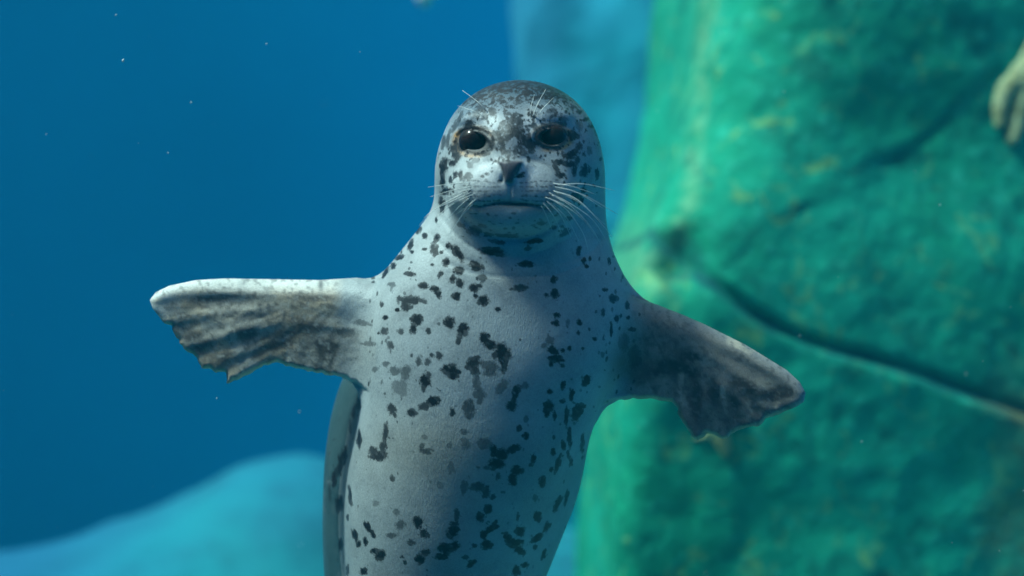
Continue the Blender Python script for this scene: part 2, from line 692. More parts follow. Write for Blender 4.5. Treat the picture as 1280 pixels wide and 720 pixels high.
def build_far_rocks():
    mm = stone_material('pale_boulder_stone', (0.002, 0.10, 0.14), (0.005, 0.235, 0.26))
    f = f_lumps([((-0.90, 3.9, -2.2), (1.1, 1.0, 1.46), .3), ((-2.0, 3.9, -2.5), (1.5, 1.1, 1.3), .5), ((0.3, 4.2, -2.4), (1.5, 1.1, 1.32), .4)], 0.35, 1.1, 2.2)
    V, Q = surface(f, (-4.2, 2.2, -3.2), (2.6, 6.0, -0.3), 0.06, slack=2)
    V = snap(f, V, .06, 1)
    o = fast_mesh('boulder', V, Q, mm)
    an = fbm(V * 1.2, 3) - 0.5
    attr(o, 'haze_fade', np.maximum(sstep(-0.75, -2.3, V[:, 0] + 0.5 * an), 0.55 * sstep(-1.05, -0.72, V[:, 2] + 0.3 * an)))  # left side and crest faded by painted haze
    tag(o,
        'broad pale cyan boulder rising from the pool floor behind the seal', 'rock')
    m2 = stone_material('far_rock_stone', (0.001, 0.17, 0.27), (0.002, 0.27, 0.34))
    f = f_lumps([((0.26, 5.2, 0.7), (0.22, 0.4, 3.2), .2), ((0.95, 5.1, 0.3), (0.62, 0.6, 3.5), .25), ((1.9, 5.8, 0.0), (0.9, .8, 3.2), .3)], 0.30, 1.3, 5.0)
    V, Q = surface(f, (-0.4, 4.2, -3.1), (3.2, 7.0, 2.6), 0.06, slack=2)
    V = snap(f, V, .06, 1)
    o = fast_mesh('rock_column', V, Q, m2)
    attr(o, 'haze_fade', 0.6 * sstep(0.42, 0.10, V[:, 0] + 0.25 * (fbm(V * 1.5, 3) - 0.5)))  # left edge softened with painted haze
    tag(o,
        'far hazy cyan rock column behind the head of the seal', 'rock')


# ------------------------------------------------------------------ sea stars on the rock
def star_material():
    k = NT('sea_star_skin')
    tc = k.n('ShaderNodeTexCoord').outputs['Object']
    n = k.noise(tc, 30, 4)
    vo = k.n('ShaderNodeTexVoronoi')
    vo.inputs['Scale'].default_value = 90
    k.l(tc, vo.inputs['Vector'])
    c = k.mix(k.range(n, 0.35, 0.65), (0.22, 0.22, 0.08), (0.34, 0.36, 0.17))
    c = k.mix(k.range(vo.outputs['Distance'], 0.0, 0.35, 0.6, 0.0), c, (0.42, 0.42, 0.24))
    k.l(c, k.b.inputs['Base Color'])
    k.b.inputs['Roughness'].default_value = 0.7
    k.l(k.bump(vo.outputs['Distance'], 0.6, -0.004), k.b.inputs['Normal'])
    return k.m


def build_star(u, v, arms, r0, thick, mat, label, group=None):
    """arms: list of curves in the drawing (u, v), from the centre out, laid on the rock"""
    y0 = hit(f_rock, u, v)
    segs = []
    for pts, ra in arms:
        c = curve(pts, 6)
        Ps = []
        for (a, b) in c:
            y = hit(f_rock, a, b)
            if y is None or y > y0 + 150:
                y = y0 + 60
            Ps.append(at(a, b, y - thick * 0.25))
        Ps = np.array(Ps)
        n = len(Ps)
        # smooth the depth so the arm lies as one limb
        Ps[:, 1] = np.convolve(np.pad(Ps[:, 1], 3, mode='edge'), np.ones(7) / 7, mode='valid')
        segs.append((Ps, np.linspace(ra, ra * 0.42, n)))
    c0 = np.array(at(u, v, y0 - thick * 0.3))

    def f(P):
        d = ell(P, c0, (r0, thick, r0))
        for Ps, rr in segs:
            da = np.full(len(P), 1e9)
            for i in range(len(Ps) - 1):
                e = Ps[i + 1] - Ps[i]
                q = P - Ps[i]
                t = np.clip((q @ e) / (e @ e + 1e-9), 0, 1)
                w_ = q - t[:, None] * e
                w_[:, 1] *= 1.15
                da = np.minimum(da, np.sqrt((w_ ** 2).sum(1)) - (rr[i] + t * (rr[i + 1] - rr[i])))
            d = smin(d, da, 9)
        return d + 2.2 * (fbm(P / 9.0, 2) - 0.5)
    allp = np.vstack([s[0] for s in segs] + [c0[None]])
    V, Q = surface(f, allp.min(0) - 50, allp.max(0) + 50, 3.0, slack=1.8)
    base = M(c0)
    o = fast_mesh('starfish', M(V) - base, Q, mat)
    o.location = base
    tag(o, label, 'starfish', group)
    return o


def build_stars():
    m = star_material()
    build_star(1285, 100, [([(1285, 100), (1262, 108), (1251, 130), (1250, 155)], 32), ([(1285, 100), (1276, 130), (1271, 155), (1266, 175)], 38),
                           ([(1285, 100), (1300, 130), (1312, 165)], 34), ([(1285, 100), (1310, 85), (1335, 70)], 24), ([(1285, 100), (1280, 80), (1290, 50)], 22)],
               52, 38, m, 'tan starfish with drooping arms clinging to the rock at the right edge', 'starfish on the green rock')
    build_star(895, 535, [([(895, 535), (901, 548), (906, 560), (907, 567)], 24), ([(895, 535), (915, 528), (930, 522)], 14),
                          ([(895, 535), (880, 545), (870, 548)], 13), ([(895, 535), (885, 518), (880, 505)], 14), ([(895, 535), (905, 515), (912, 500)], 14)],
               18, 14, m, 'small pale starfish on the rock with one arm showing under the right flipper', 'starfish on the green rock')


# ------------------------------------------------------------------ the seal
GV = np.arange(40, 1500, 2.0)
BELLY = [  # image row, left, right, centre depth, half depth
    (150, 590, 712, 55, 60), (200, 562, 738, 50, 88), (240, 551, 751, 45, 100), (265, 540, 756, 38, 116), (290, 521, 759, 34, 121),
    (320, 497, 767, 30, 124), (350, 472, 783, 28, 126), (385, 455, 796, 26, 126), (430, 452, 792, 26, 130),
    (470, 455, 768, 28, 132), (500, 452, 744, 32, 134), (540, 446, 736, 36, 140), (580, 437, 731, 40, 141),
    (620, 432, 722, 46, 142), (660, 431, 706, 54, 142), (720, 433, 682, 68, 138), (800, 440, 645, 85, 128),
    (900, 462, 602, 135, 92), (1000, 480, 570, 175, 62), (1080, 490, 556, 205, 42), (1130, 497, 550, 222, 30), (1180, 505, 545, 235, 18)]
BACK = [  # the flank and back behind the belly
    (300, 560, 720, 120, 70), (400, 470, 770, 130, 95), (450, 440, 750, 130, 108), (480, 425, 735, 132, 110), (520, 414, 720, 132, 112), (560, 408, 712, 132, 112),
    (600, 405, 700, 132, 112), (660, 404, 690, 136, 110), (720, 406, 668, 146, 106), (800, 424, 630, 165, 94), (900, 458, 590, 190, 72), (1000, 480, 565, 212, 50)]
GD = {}
for nm, T in (('belly', BELLY), ('back', BACK)):
    T = np.array(T, float)
    kk = (D0 + T[:, 3]) / D0
    vv = 360 + (T[:, 0] - 360) * kk
    L = 640 + (T[:, 1] - 640) * kk
    R = 640 + (T[:, 2] - 640) * kk
    GD[nm] = [table(vv, q, 13.0, GV) for q in ((L + R) / 2, (R - L) / 2, T[:, 3], T[:, 4])] + [vv[0], vv[-1]]


def f_sweep(P, nm, p=2.08):
    cx, a, cy, b, v0, v1 = GD[nm]
    x, y, v = P.T
    cx, a, cy, b = (np.interp(v, GV, q) for q in (cx, a, cy, b))
    r = (np.abs((x - cx) / a) ** p + np.abs((y - cy) / b) ** p) ** (1 / p)
    f = (r - 1) * np.minimum(a, b)
    return smax(f, np.maximum(v0 - v, v - v1), 20)


LF = [(470, 352), (447, 347), (400, 350), (340, 349), (280, 348), (245, 350), (212, 357), (195, 365), (187, 375), (191, 386), (199, 396), (205, 404), (214, 408), (217, 417),
      (224, 426), (230, 436), (240, 441), (247, 448), (252, 461), (262, 461), (270, 465), (282, 466), (284, 479), (297, 474), (313, 466), (328, 458), (346, 453),
      (351, 455), (365, 459), (395, 466), (425, 471), (450, 482), (468, 498), (520, 500), (540, 420), (520, 360)]
RF = [(740, 352), (785, 368), (802, 375), (822, 381), (850, 392), (880, 405), (906, 418), (932, 431), (960, 448), (984, 463), (1000, 478), (1007, 491), (1005, 502), (996, 508), (985, 513), (976, 517), (967, 520),
      (957, 524), (950, 533), (941, 534), (934, 535), (920, 538), (911, 548), (903, 549), (893, 544), (884, 541), (877, 548), (872, 551), (865, 545), (857, 534), (850, 521), (845, 509), (838, 501), (812, 498),
      (782, 499), (757, 504), (742, 514), (700, 520), (680, 430), (700, 370)]
LF_DIG = [[(430, 372), (330, 366), (240, 366), (195, 373)], [(420, 395), (340, 388), (270, 390), (206, 406)], [(410, 412), (345, 408), (285, 418), (231, 437)],
          [(405, 425), (355, 425), (305, 440), (253, 460)], [(400, 440), (360, 440), (325, 450), (286, 477)]]
RF_DIG = [[(800, 400), (880, 420), (950, 455), (1000, 490)], [(800, 425), (870, 440), (925, 470), (962, 518)], [(800, 445), (860, 455), (905, 485), (946, 530)],
          [(800, 465), (845, 470), (880, 500), (906, 547)], [(800, 480), (835, 482), (855, 505), (873, 549)]]
LF_DIG = [curve(d, 3) for d in LF_DIG]
RF_DIG = [curve(d, 3) for d in RF_DIG]


def f_flipper(P, poly, digs, side):
    u, v = proj(P)
    y = P[:, 1]
    rag = sstep(14, 34, poly_dist(u, v, poly[1:10] if side < 0 else poly[1:13]))
    d = polygon_sd(u, v, poly) + 3.2 * rag * (vnoise(np.stack([u / 5.5, v / 5.5, 0 * u + 5], 1)) - 0.5)
    if side < 0:
        s = np.clip((455 - u) / 265, 0, 1)
        lead = poly_dist(u, v, poly[1:10])
        yc = 8 - 16 * s + 10 * np.sin(s * 3.0)
        ang = 0.10 * (v - 405)
    else:
        s = np.clip((u - 790) / 215, 0, 1)
        lead = poly_dist(u, v, poly[1:13])
        yc = 10 - 10 * s
        ang = 0.12 * (v - 445)
    yc = yc - ang
    T = 36 * (1 - s) ** 1.3 + 7.5
    e = np.clip(-d, 0, None)
    rnd = np.sqrt(np.clip(1 - (1 - np.clip(e / (T * 1.2), 0, 1)) ** 2, 0, 1))
    h = T * rnd
    trail = 3.0 + 0.16 * e + 14 * (1 - s)
    wl = sstep(6, 72, lead)
    h = h * (1 - wl) + np.minimum(h, trail * np.clip(e / 4, 0, 1) ** 0.5) * wl
    # folds of the web between the five digits
    rel = 0
    for i, c in enumerate(digs):
        dd = poly_dist(u, v, c)
        rel = rel + np.exp(-(dd / 7.0) ** 2)
    fan = sstep(0.22, 0.62, s)
    y = y - yc
    fp = np.abs(y) - h - fan * 1.6 * (rel - 0.45) * np.clip(e / 10, 0, 1) * (y < 0)
    if side < 0:
        du, dv = u - 440, v - 360
    else:
        du, dv = u - 800, v - 390
    th = np.arctan2(dv, np.abs(du))
    rad = np.sqrt(du * du + dv * dv)
    wr = (fbm(np.stack([th * 9, rad / 55, 0 * th + side], 1), 3) - 0.5) * np.clip(e / 12, 0, 1)
    fp = fp - wr * 3.2 * sstep(0.15, 0.5, s) * (y < 0) * sstep(10, 40, lead)
    out = np.where(d > 0, np.sqrt(d * d + y * y), 0)
    f = np.where(d > 0, np.maximum(out - 0.5, d), np.maximum(fp, -e))
    return f * 0.8


EYES = [(593.5, 177.0, 14.8, 10.2, 0.14), (689.5, 172.2, 14.2, 8.8, 0.04)]
MOUTH = curve([(588, 257), (598, 259), (611, 256), (625, 254), (640, 255), (655, 255.5), (668, 257), (680, 260.5), (689, 261)], 5)
NOSE = [(622, 202), (637, 200.5), (654, 201.5), (651, 208), (646, 214), (643, 222), (641, 228), (636, 229), (631, 227), (629, 218), (627, 210)]
CHIN = curve([(572, 262), (590, 283), (615, 295), (640, 298), (668, 294), (692, 280), (706, 262)], 5)
PAD_L = curve([(622, 200), (600, 204), (584, 216), (577, 234), (580, 248)], 4)
PAD_R = curve([(655, 199), (676, 202), (692, 213), (699, 230), (697, 248)], 4)
FOLDS = [curve([(548, 268), (580, 303), (620, 320), (665, 318), (712, 298)], 4), curve([(538, 292), (566, 318), (600, 330)], 4), curve([(700, 330), (735, 318), (756, 296)], 4)]
THROAT = curve([(560, 330), (600, 343), (640, 346), (690, 344), (730, 330)], 5)


def f_head(P):
    sk = ell(P, (650, 5, 198), (101, 118, 97))
    ck = ell(P, at(649, 222, -18), (95, 96, 66))
    f = smin(sk, ck, 30)
    f = smin(f, ell(P, at(639, 190, -78), (34, 52, 40)), 26)
    f = smin(f, ell(P, at(638, 240, -84), (68, 52, 42)), 30)
    pl = ell(P, at(604, 247, -97), (41, 36, 32))
    pr = ell(P, at(673, 247, -97), (41, 36, 32))
    f = smin(f, smin(pl, pr, 14), 20)
    f = smin(f, ell(P, at(638, 212, -119), (18, 20, 14)), 14)
    f = smin(f, ell(P, at(638, 275, -84), (56, 46, 24)), 20)
    # brows
    f = smin(f, ell(P, at(601, 152, -80), (24, 14, 10)), 22)
    f = smin(f, ell(P, at(681, 150, -80), (24, 14, 10)), 22)
    return f


def f_seal_smooth(P):
    f = f_head(P)
    x, y, v = P.T
    b = smin(f_sweep(P, 'belly'), f_sweep(P, 'back'), 26)
    f = smin(f, b, 34)
    # breast bulge
    f = smin(f, ell(P, at(620, 450, -42), (120, 64, 150)), 60)
    u, vv = proj(P)
    for side, poly, dig, box in ((-1, LF, LF_DIG, (150, 560)), (1, RF, RF_DIG, (660, 1050))):
        m = (u > box[0]) & (u < box[1]) & (vv > 310) & (vv < 590) & (np.abs(y) < 200)
        if m.any():
            ff = f_flipper(P[m], poly, dig, side)
            f[m] = smin(f[m], ff, 22)
    # hind flippers, folded together at the tail end
    for c in ((500, 265, 1330), (560, 265, 1330)):
        f = smin(f, ell(P, c, (26, 12, 95)), 25)
    return f


def f_seal(P):
    f = f_seal_smooth(P)
    u, v = proj(P)
    y = P[:, 1]
    m = (u > 520) & (u < 780) & (v > 90) & (v < 380) & (y < 60)
    if m.any():
        uu, vv = u[m], v[m]
        g = np.zeros(m.sum())
        # eyes: orbit, lid rim and opening
        for eu, ev, ea, eb, tilt in EYES:
            c, s = math.cos(tilt), math.sin(tilt)
            du, dv = uu - eu, vv - ev
            p, q = du * c + dv * s, -du * s + dv * c
            r = np.sqrt((p / ea) ** 2 + (q / eb) ** 2)
            ro = np.sqrt((p / 30) ** 2 + (q / 24) ** 2)
            g += 4.0 * np.exp(-ro ** 2 * 1.2)
            g -= 1.7 * np.exp(-((r - 1.22) / 0.20) ** 2) * (1 + 0.8 * sstep(2, -8, q)) + 1.6 * np.exp(-((r - 1.75) / 0.22) ** 2) * (q < 4)
            g += 9.0 * (1 - sstep(0.82, 1.08, r))
        pd = np.minimum(poly_dist(uu, vv, PAD_L), poly_dist(uu, vv, PAD_R))
        g += 0.8 * np.exp(-(pd / 4.5) ** 2)
        for fold in FOLDS:
            g += 0.8 * np.exp(-(poly_dist(uu, vv, fold) / 3.0) ** 2)
        d = poly_dist(uu, vv, MOUTH)
        g += (1.6 + 2.6 * np.exp(-((uu - 641) / 24) ** 2)) * np.exp(-(d / 2.2) ** 2) + 1.2 * np.exp(-(d / 6) ** 2)
        dn = polygon_sd(uu, vv, NOSE)
        g -= 2.0 * sstep(2, -3, dn)
        g += 1.6 * np.exp(-(poly_dist(uu, vv, [(626, 206), (630, 217), (627, 226)]) / 2.0) ** 2)
        g += 1.6 * np.exp(-(poly_dist(uu, vv, [(650, 207), (645, 218), (648, 221)]) / 2.0) ** 2)
        g += 1.5 * np.exp(-(poly_dist(uu, vv, [(638, 228), (638, 254)]) / 2.0) ** 2)
        g += 3.6 * np.exp(-(poly_dist(uu, vv, CHIN) / 6) ** 2)
        g += 0.9 * np.exp(-(poly_dist(uu, vv, THROAT) / 3) ** 2)
        # whisker rows
        rows = np.sin((vv - 226 + 0.10 * np.abs(uu - 638)) * 2 * math.pi / 7.2) * np.cos(uu * 2 * math.pi / 8.5)
        pad = np.exp(-(((np.abs(uu - 638) - 36) / 25) ** 2 + ((vv - 238) / 17) ** 2) ** 2)
        g += 0.3 * rows * pad
        f[m] += g
    return f * 0.85


# spots seen in the photograph: (origin u, v, scale) and (du, dv, width, height, lean, strength)
Z5 = (400, 280, 3.0, [
    (365, 18, 30, 40, 0, 1), (395, 45, 18, 20, 0, 1), (340, 75, 18, 46, .4, 1), (290, 90, 14, 50, .5, 1), (430, 98, 26, 42, .2, 1), (434, 58, 14, 40, .3, 1), (480, 80, 18, 25, 0, 1),
    (515, 108, 30, 84, -.6, 1), (585, 158, 62, 36, .4, 1), (473, 142, 30, 38, 0, 1), (520, 175, 42, 36, 0, 1), (497, 205, 24, 30, 0, 1), (450, 190, 14, 30, .4, 1), (525, 223, 34, 34, 0, 1),
    (608, 203, 34, 30, 0, .8), (578, 238, 48, 32, 0, 1), (612, 288, 46, 44, 0, 1), (582, 268, 18, 18, 0, 1), (645, 103, 112, 32, .1, 1), (668, 68, 40, 14, .2, .8), (800, 65, 54, 16, -.1, 1),
    (780, 92, 34, 18, -.3, .8), (773, 150, 64, 24, 0, 1), (748, 238, 66, 26, 0, .9), (340, 188, 42, 22, .1, 1), (247, 180, 18, 46, .5, 1), (275, 158, 20, 30, .3, 1), (297, 127, 34, 16, -.3, 1),
    (198, 200, 16, 14, 0, .9), (200, 218, 12, 10, 0, .9), (387, 232, 42, 28, 0, 1), (432, 246, 46, 30, .2, 1), (446, 266, 26, 30, 0, 1), (512, 271, 36, 34, 0, 1), (340, 286, 96, 34, 0, .95), (322, 310, 40, 40, .2, .95), (290, 322, 22, 18, 0, 1),
    (232, 302, 20, 24, 0, .9), (245, 352, 24, 20, 0, 1), (268, 226, 30, 14, 0, .7), (240, 402, 30, 34, 0, .85), (302, 404, 24, 26, 0, .8), (362, 360, 46, 50, .2, 1), (350, 395, 32, 40, .3, 1), (405, 402, 24, 26, 0, .9),
    (483, 368, 46, 50, 0, 1), (535, 395, 46, 54, .4, 1), (520, 438, 22, 32, .3, .9), (667, 320, 24, 22, 0, 1), (618, 430, 42, 52, -.2, 1), (640, 455, 50, 40, .2, 1), (684, 480, 60, 76, 0, 1), (690, 530, 28, 60, .2, .9), (640, 540, 62, 60, 0, .7),
    (575, 520, 66, 40, -.3, .95), (582, 550, 36, 40, 0, .9), (585, 595, 26, 60, 0, .7), (488, 546, 76, 44, .1, 1), (500, 570, 40, 36, 0, 1), (447, 496, 28, 34, 0, .9), (420, 493, 16, 20, 0, .9), (405, 518, 24, 30, 0, .8), (370, 518, 22, 32, 0, .8),
    (395, 588, 42, 62, .1, 1), (320, 558, 42, 56, 0, .7), (278, 550, 46, 34, 0, .7), (300, 612, 62, 60, 0, .55), (265, 455, 30, 32, 0, .8), (245, 525, 28, 22, 0, .65), (190, 450, 52, 20, 0, .6), (155, 370, 70, 22, .1, .6), (105, 408, 66, 40, 0, .55),
    (205, 545, 24, 22, 0, .6), (425, 665, 56, 40, -.1, 1), (390, 684, 50, 30, -.2, .9), (345, 710, 40, 30, 0, .95), (270, 695, 34, 52, -.3, .9), (497, 705, 24, 34, 0, .95), (560, 690, 50, 68, .2, .8), (600, 640, 46, 56, -.2, .7), (682, 612, 38, 62, .4, .6),
    (735, 630, 28, 56, .3, .95), (718, 680, 44, 46, .2, .95), (770, 605, 30, 30, 0, .6), (875, 210, 24, 30, 0, 1), (880, 262, 34, 42, .2, 1), (848, 268, 18, 22, 0, 1), (888, 342, 28, 24, 0, 1), (884, 372, 30, 26, .3, 1), (930, 370, 16, 24, 0, .5),
    (973, 368, 24, 26, 0, 1), (968, 408, 12, 18, 0, .9), (1010, 395, 10, 14, 0, .8), (1030, 432, 20, 18, 0, 1), (1062, 332, 14, 26, 0, .9), (1100, 278, 36, 32, 0, 1), (1070, 246, 22, 14, 0, 1), (1152, 305, 16, 28, 0, 1), (1113, 355, 14, 30, 0, 1), (1157, 352, 14, 14, 0, 1),
    (1092, 398, 10, 46, 0, 1), (1170, 396, 28, 14, 0, .9), (862, 436, 38, 30, -.4, .65), (840, 455, 22, 26, 0, .6), (873, 474, 40, 34, 0, 1), (882, 505, 56, 34, .1, 1), (868, 525, 22, 20, 0, 1), (910, 475, 20, 18, 0, 1), (935, 468, 18, 22, 0, 1), (908, 530, 18, 16, 0, .9), (985, 468, 14, 12, 0, .9),
    (1060, 490, 14, 20, 0, .6), (750, 435, 10, 10, 0, .8), (1000, 585, 34, 46, .4, 1), (910, 603, 18, 40, .2, 1), (862, 628, 24, 26, 0, 1), (943, 640, 22, 50, .2, 1), (908, 665, 20, 16, 0, .9), (857, 680, 40, 40, 0, 1), (850, 706, 26, 40, 0, 1), (968, 690, 60, 28, -.4, 1), (956, 710, 22, 40, .2, 1),
    (970, 100, 22, 36, .4, 1), (990, 138, 14, 24, 0, 1), (1000, 158, 20, 18, 0, 1), (1085, 140, 10, 26, 0, 1), (1012, 130, 10, 20, 0, 1), (420, 152, 14, 12, 0, 1), (345, 105, 14, 12, 0, 1), (392, 95, 20, 12, 0, 1), (455, 105, 12, 14, 0, 1), (590, 205, 10, 12, 0, 1), (445, 375, 14, 10, 0, .7), (1140, 445, 40, 70, 0, .5), (1180, 500, 46, 90, 0, .6)])
Z6 = (380, 460, 2.77, [
    (868, 165, 18, 30, 0, 1), (908, 170, 11, 62, 0, 1), (950, 158, 20, 62, .4, 1), (920, 240, 11, 62, 0, 1), (965, 255, 9, 62, .1, .9), (898, 268, 15, 28, 0, 1), (770, 175, 16, 24, 0, .6), (745, 210, 16, 24, 0, .9), (768, 235, 24, 28, .3, 1),
    (283, 225, 16, 64, .1, .9), (258, 305, 66, 36, 0, .95), (240, 288, 32, 36, 0, .9), (274, 270, 26, 36, 0, .9), (418, 240, 24, 20, 0, .5), (420, 288, 44, 24, .2, .8), (410, 270, 22, 22, 0, .7), (555, 222, 26, 26, 0, .6), (562, 265, 36, 38, 0, .55), (505, 268, 20, 24, 0, .45), (510, 342, 22, 52, 0, .45),
    (625, 260, 56, 38, 0, .6), (658, 285, 32, 44, -.2, 1), (684, 300, 40, 44, 0, 1), (668, 330, 54, 40, .1, 1), (722, 280, 60, 26, -.4, 1), (632, 345, 20, 14, 0, .7), (672, 375, 16, 24, 0, .8), (603, 345, 14, 12, 0, .7), (738, 355, 46, 32, 0, 1), (722, 385, 34, 44, .2, 1), (795, 312, 16, 30, .2, 1),
    (825, 392, 28, 40, 0, 1), (862, 290, 16, 26, 0, 1), (878, 332, 14, 60, .3, 1), (858, 352, 14, 20, .6, 1), (800, 450, 14, 24, 0, .6), (305, 382, 18, 26, 0, .8), (160, 440, 10, 62, -.1, .95), (248, 468, 24, 16, 0, .5), (555, 415, 24, 50, .1, .6), (605, 412, 56, 34, 0, .8), (630, 430, 36, 44, .2, .85), (655, 447, 22, 22, 0, .8), (470, 405, 26, 26, 0, .4),
    (528, 508, 18, 50, 0, .8), (320, 500, 20, 32, 0, .6), (637, 490, 30, 44, .3, .95), (608, 518, 30, 32, 0, .95), (515, 568, 44, 46, 0, 1), (395, 533, 34, 44, -.3, 1), (414, 572, 26, 36, 0, .95), (335, 545, 42, 30, -.3, .7), (220, 550, 22, 44, -.5, 1), (240, 577, 16, 24, -.4, 1), (178, 580, 22, 48, -.4, 1), (190, 610, 18, 26, 0, 1), (212, 600, 18, 34, -.2, 1), (305, 580, 38, 16, 0, .7),
    (645, 558, 56, 26, -.6, 1), (622, 578, 26, 32, .3, 1), (632, 612, 42, 36, 0, 1), (660, 545, 14, 32, .4, 1), (590, 615, 20, 20, 0, .9), (748, 565, 36, 38, .2, 1), (728, 606, 64, 34, .1, 1), (745, 632, 46, 26, .2, 1), (706, 592, 28, 34, 0, 1), (808, 515, 30, 38, 0, 1), (740, 515, 10, 26, 0, .8), (877, 470, 16, 56, .35, 1), (908, 452, 9, 50, .25, 1), (840, 550, 22, 46, .5, 1), (805, 590, 64, 20, -.6, 1),
    (488, 625, 66, 36, -.1, 1), (480, 652, 50, 24, -.2, 1), (522, 614, 40, 26, 0, 1), (420, 638, 40, 24, 0, .9), (402, 663, 38, 36, 0, 1), (370, 603, 38, 20, 0, .8), (265, 648, 40, 40, 0, 1), (244, 634, 24, 16, 0, 1), (338, 655, 18, 14, 0, .9), (350, 675, 12, 16, 0, .9), (578, 678, 44, 20, -.6, 1),
    (126, 612, 18, 42, 0, 1), (122, 470, 26, 58, .2, 1), (105, 380, 18, 60, .1, 1), (127, 330, 18, 90, .1, 1), (142, 300, 12, 52, .1, 1), (190, 245, 13, 58, 0, 1), (172, 150, 10, 46, .1, .9), (190, 125, 11, 40, 0, .9), (735, 700, 30, 40, .3, 1), (765, 682, 30, 18, -.3, 1), (205, 705, 30, 26, 0, 1), (830, 645, 12, 34, .3, 1), (700, 572, 16, 10, 0, .8), (686, 572, 10, 10, 0, .8), (865, 240, 10, 20, 0, .8), (925, 325, 10, 30, .2, .9), (915, 300, 8, 24, 0, .9), (785, 337, 16, 14, 0, .8),
    (800, 620, 14, 20, 0, .9), (560, 655, 22, 14, 0, .8), (430, 580, 18, 22, 0, .8), (690, 430, 16, 10, 0, .6), (520, 540, 30, 16, 0, .9), (152, 520, 8, 22, 0, .9), (152, 700, 8, 36, 0, .9), (115, 360, 14, 30, 0, .8), (160, 200, 8, 40, 0, .8), (90, 430, 8, 60, 0, .6)])
Z1 = (520, 80, 2.769, [
    (135, 292, 34, 26, 0, 1), (140, 315, 26, 26, 0, 1), (126, 342, 26, 20, .2, 1), (94, 358, 20, 50, .1, 1), (135, 383, 13, 20, 0, 1), (155, 385, 13, 32, 0, 1), (180, 385, 24, 18, 0, .8), (92, 405, 12, 40, 0, 1), (104, 440, 30, 20, -.3, 1), (120, 400, 10, 24, 0, 1), (90, 485, 16, 40, -.1, 1), (70, 540, 11, 24, 0, 1),
    (25, 505, 24, 30, .3, 1), (8, 565, 20, 40, 0, 1), (62, 640, 28, 44, 0, 1), (30, 595, 20, 24, 0, 1), (72, 600, 22, 28, .4, 1), (28, 642, 18, 12, 0, 1), (110, 628, 20, 26, 0, 1), (55, 695, 14, 10, 0, 1), (155, 558, 34, 16, .4, .9), (202, 578, 52, 34, .5, .9), (250, 590, 34, 16, .2, .8), (270, 615, 36, 14, .2, .8), (315, 594, 74, 16, .05, .9), (230, 560, 30, 14, .3, .7),
    (435, 552, 42, 14, .1, .9), (475, 567, 26, 14, -.3, .9), (530, 535, 24, 18, 0, 1), (516, 585, 48, 24, -.5, 1), (505, 562, 20, 12, 0, .9), (555, 460, 20, 30, .2, 1), (580, 436, 16, 16, 0, 1), (571, 470, 14, 20, 0, 1), (583, 372, 24, 38, .3, 1), (547, 370, 15, 30, 0, 1), (538, 347, 38, 18, -.1, 1), (540, 312, 42, 20, -.3, 1), (530, 320, 26, 14, 0, 1), (545, 248, 34, 28, 0, 1), (565, 285, 18, 18, 0, .9), (497, 340, 28, 18, -.3, 1), (500, 383, 26, 16, .1, 1), (486, 362, 14, 40, -.5, .9),
    (628, 380, 12, 32, 0, 1), (298, 268, 13, 38, 0, .95), (335, 190, 16, 30, .1, .95), (355, 238, 20, 42, -.3, .95), (392, 278, 22, 62, -.4, .95), (375, 262, 16, 30, -.3, .95), (325, 225, 20, 28, .2, .9), (318, 252, 14, 22, 0, .9), (283, 242, 15, 22, .4, 1), (262, 165, 22, 28, 0, .9), (300, 205, 18, 20, 0, .8), (345, 300, 12, 30, 0, .7), (320, 310, 14, 24, 0, .7), (375, 305, 14, 24, -.3, .7),
    (185, 212, 30, 36, 0, .95), (205, 225, 60, 20, 0, .9), (160, 235, 22, 22, 0, .8), (248, 262, 26, 16, .3, .9), (238, 240, 20, 18, .4, .9), (430, 245, 24, 54, .1, .9), (452, 214, 60, 16, -.2, .8), (505, 210, 26, 14, .2, .8), (470, 160, 26, 16, 0, .7), (170, 260, 14, 30, 0, .7), (425, 268, 26, 18, 0, .8), (455, 286, 60, 12, .2, .7), (240, 312, 26, 12, -.2, .8), (205, 335, 22, 14, -.2, .6), (186, 350, 16, 20, 0, .7),
    (235, 180, 16, 24, .3, .7), (225, 150, 20, 20, 0, .8), (205, 170, 14, 22, .3, .7), (150, 190, 10, 40, .4, .8), (135, 215, 10, 40, .4, .8), (110, 260, 10, 50, .2, .8), (96, 272, 12, 40, .2, .8), (510, 190, 26, 12, .3, .6), (565, 215, 18, 30, -.3, .6), (600, 300, 14, 24, 0, .6), (560, 330, 14, 20, 0, .9),
    (245, 380, 14, 9, 0, .8), (262, 372, 10, 8, 0, .7), (230, 388, 10, 8, 0, .8), (358, 388, 26, 10, -.2, .95), (372, 378, 12, 8, 0, .8), (290, 404, 14, 8, 0, .7), (244, 402, 12, 6, 0, .7)])


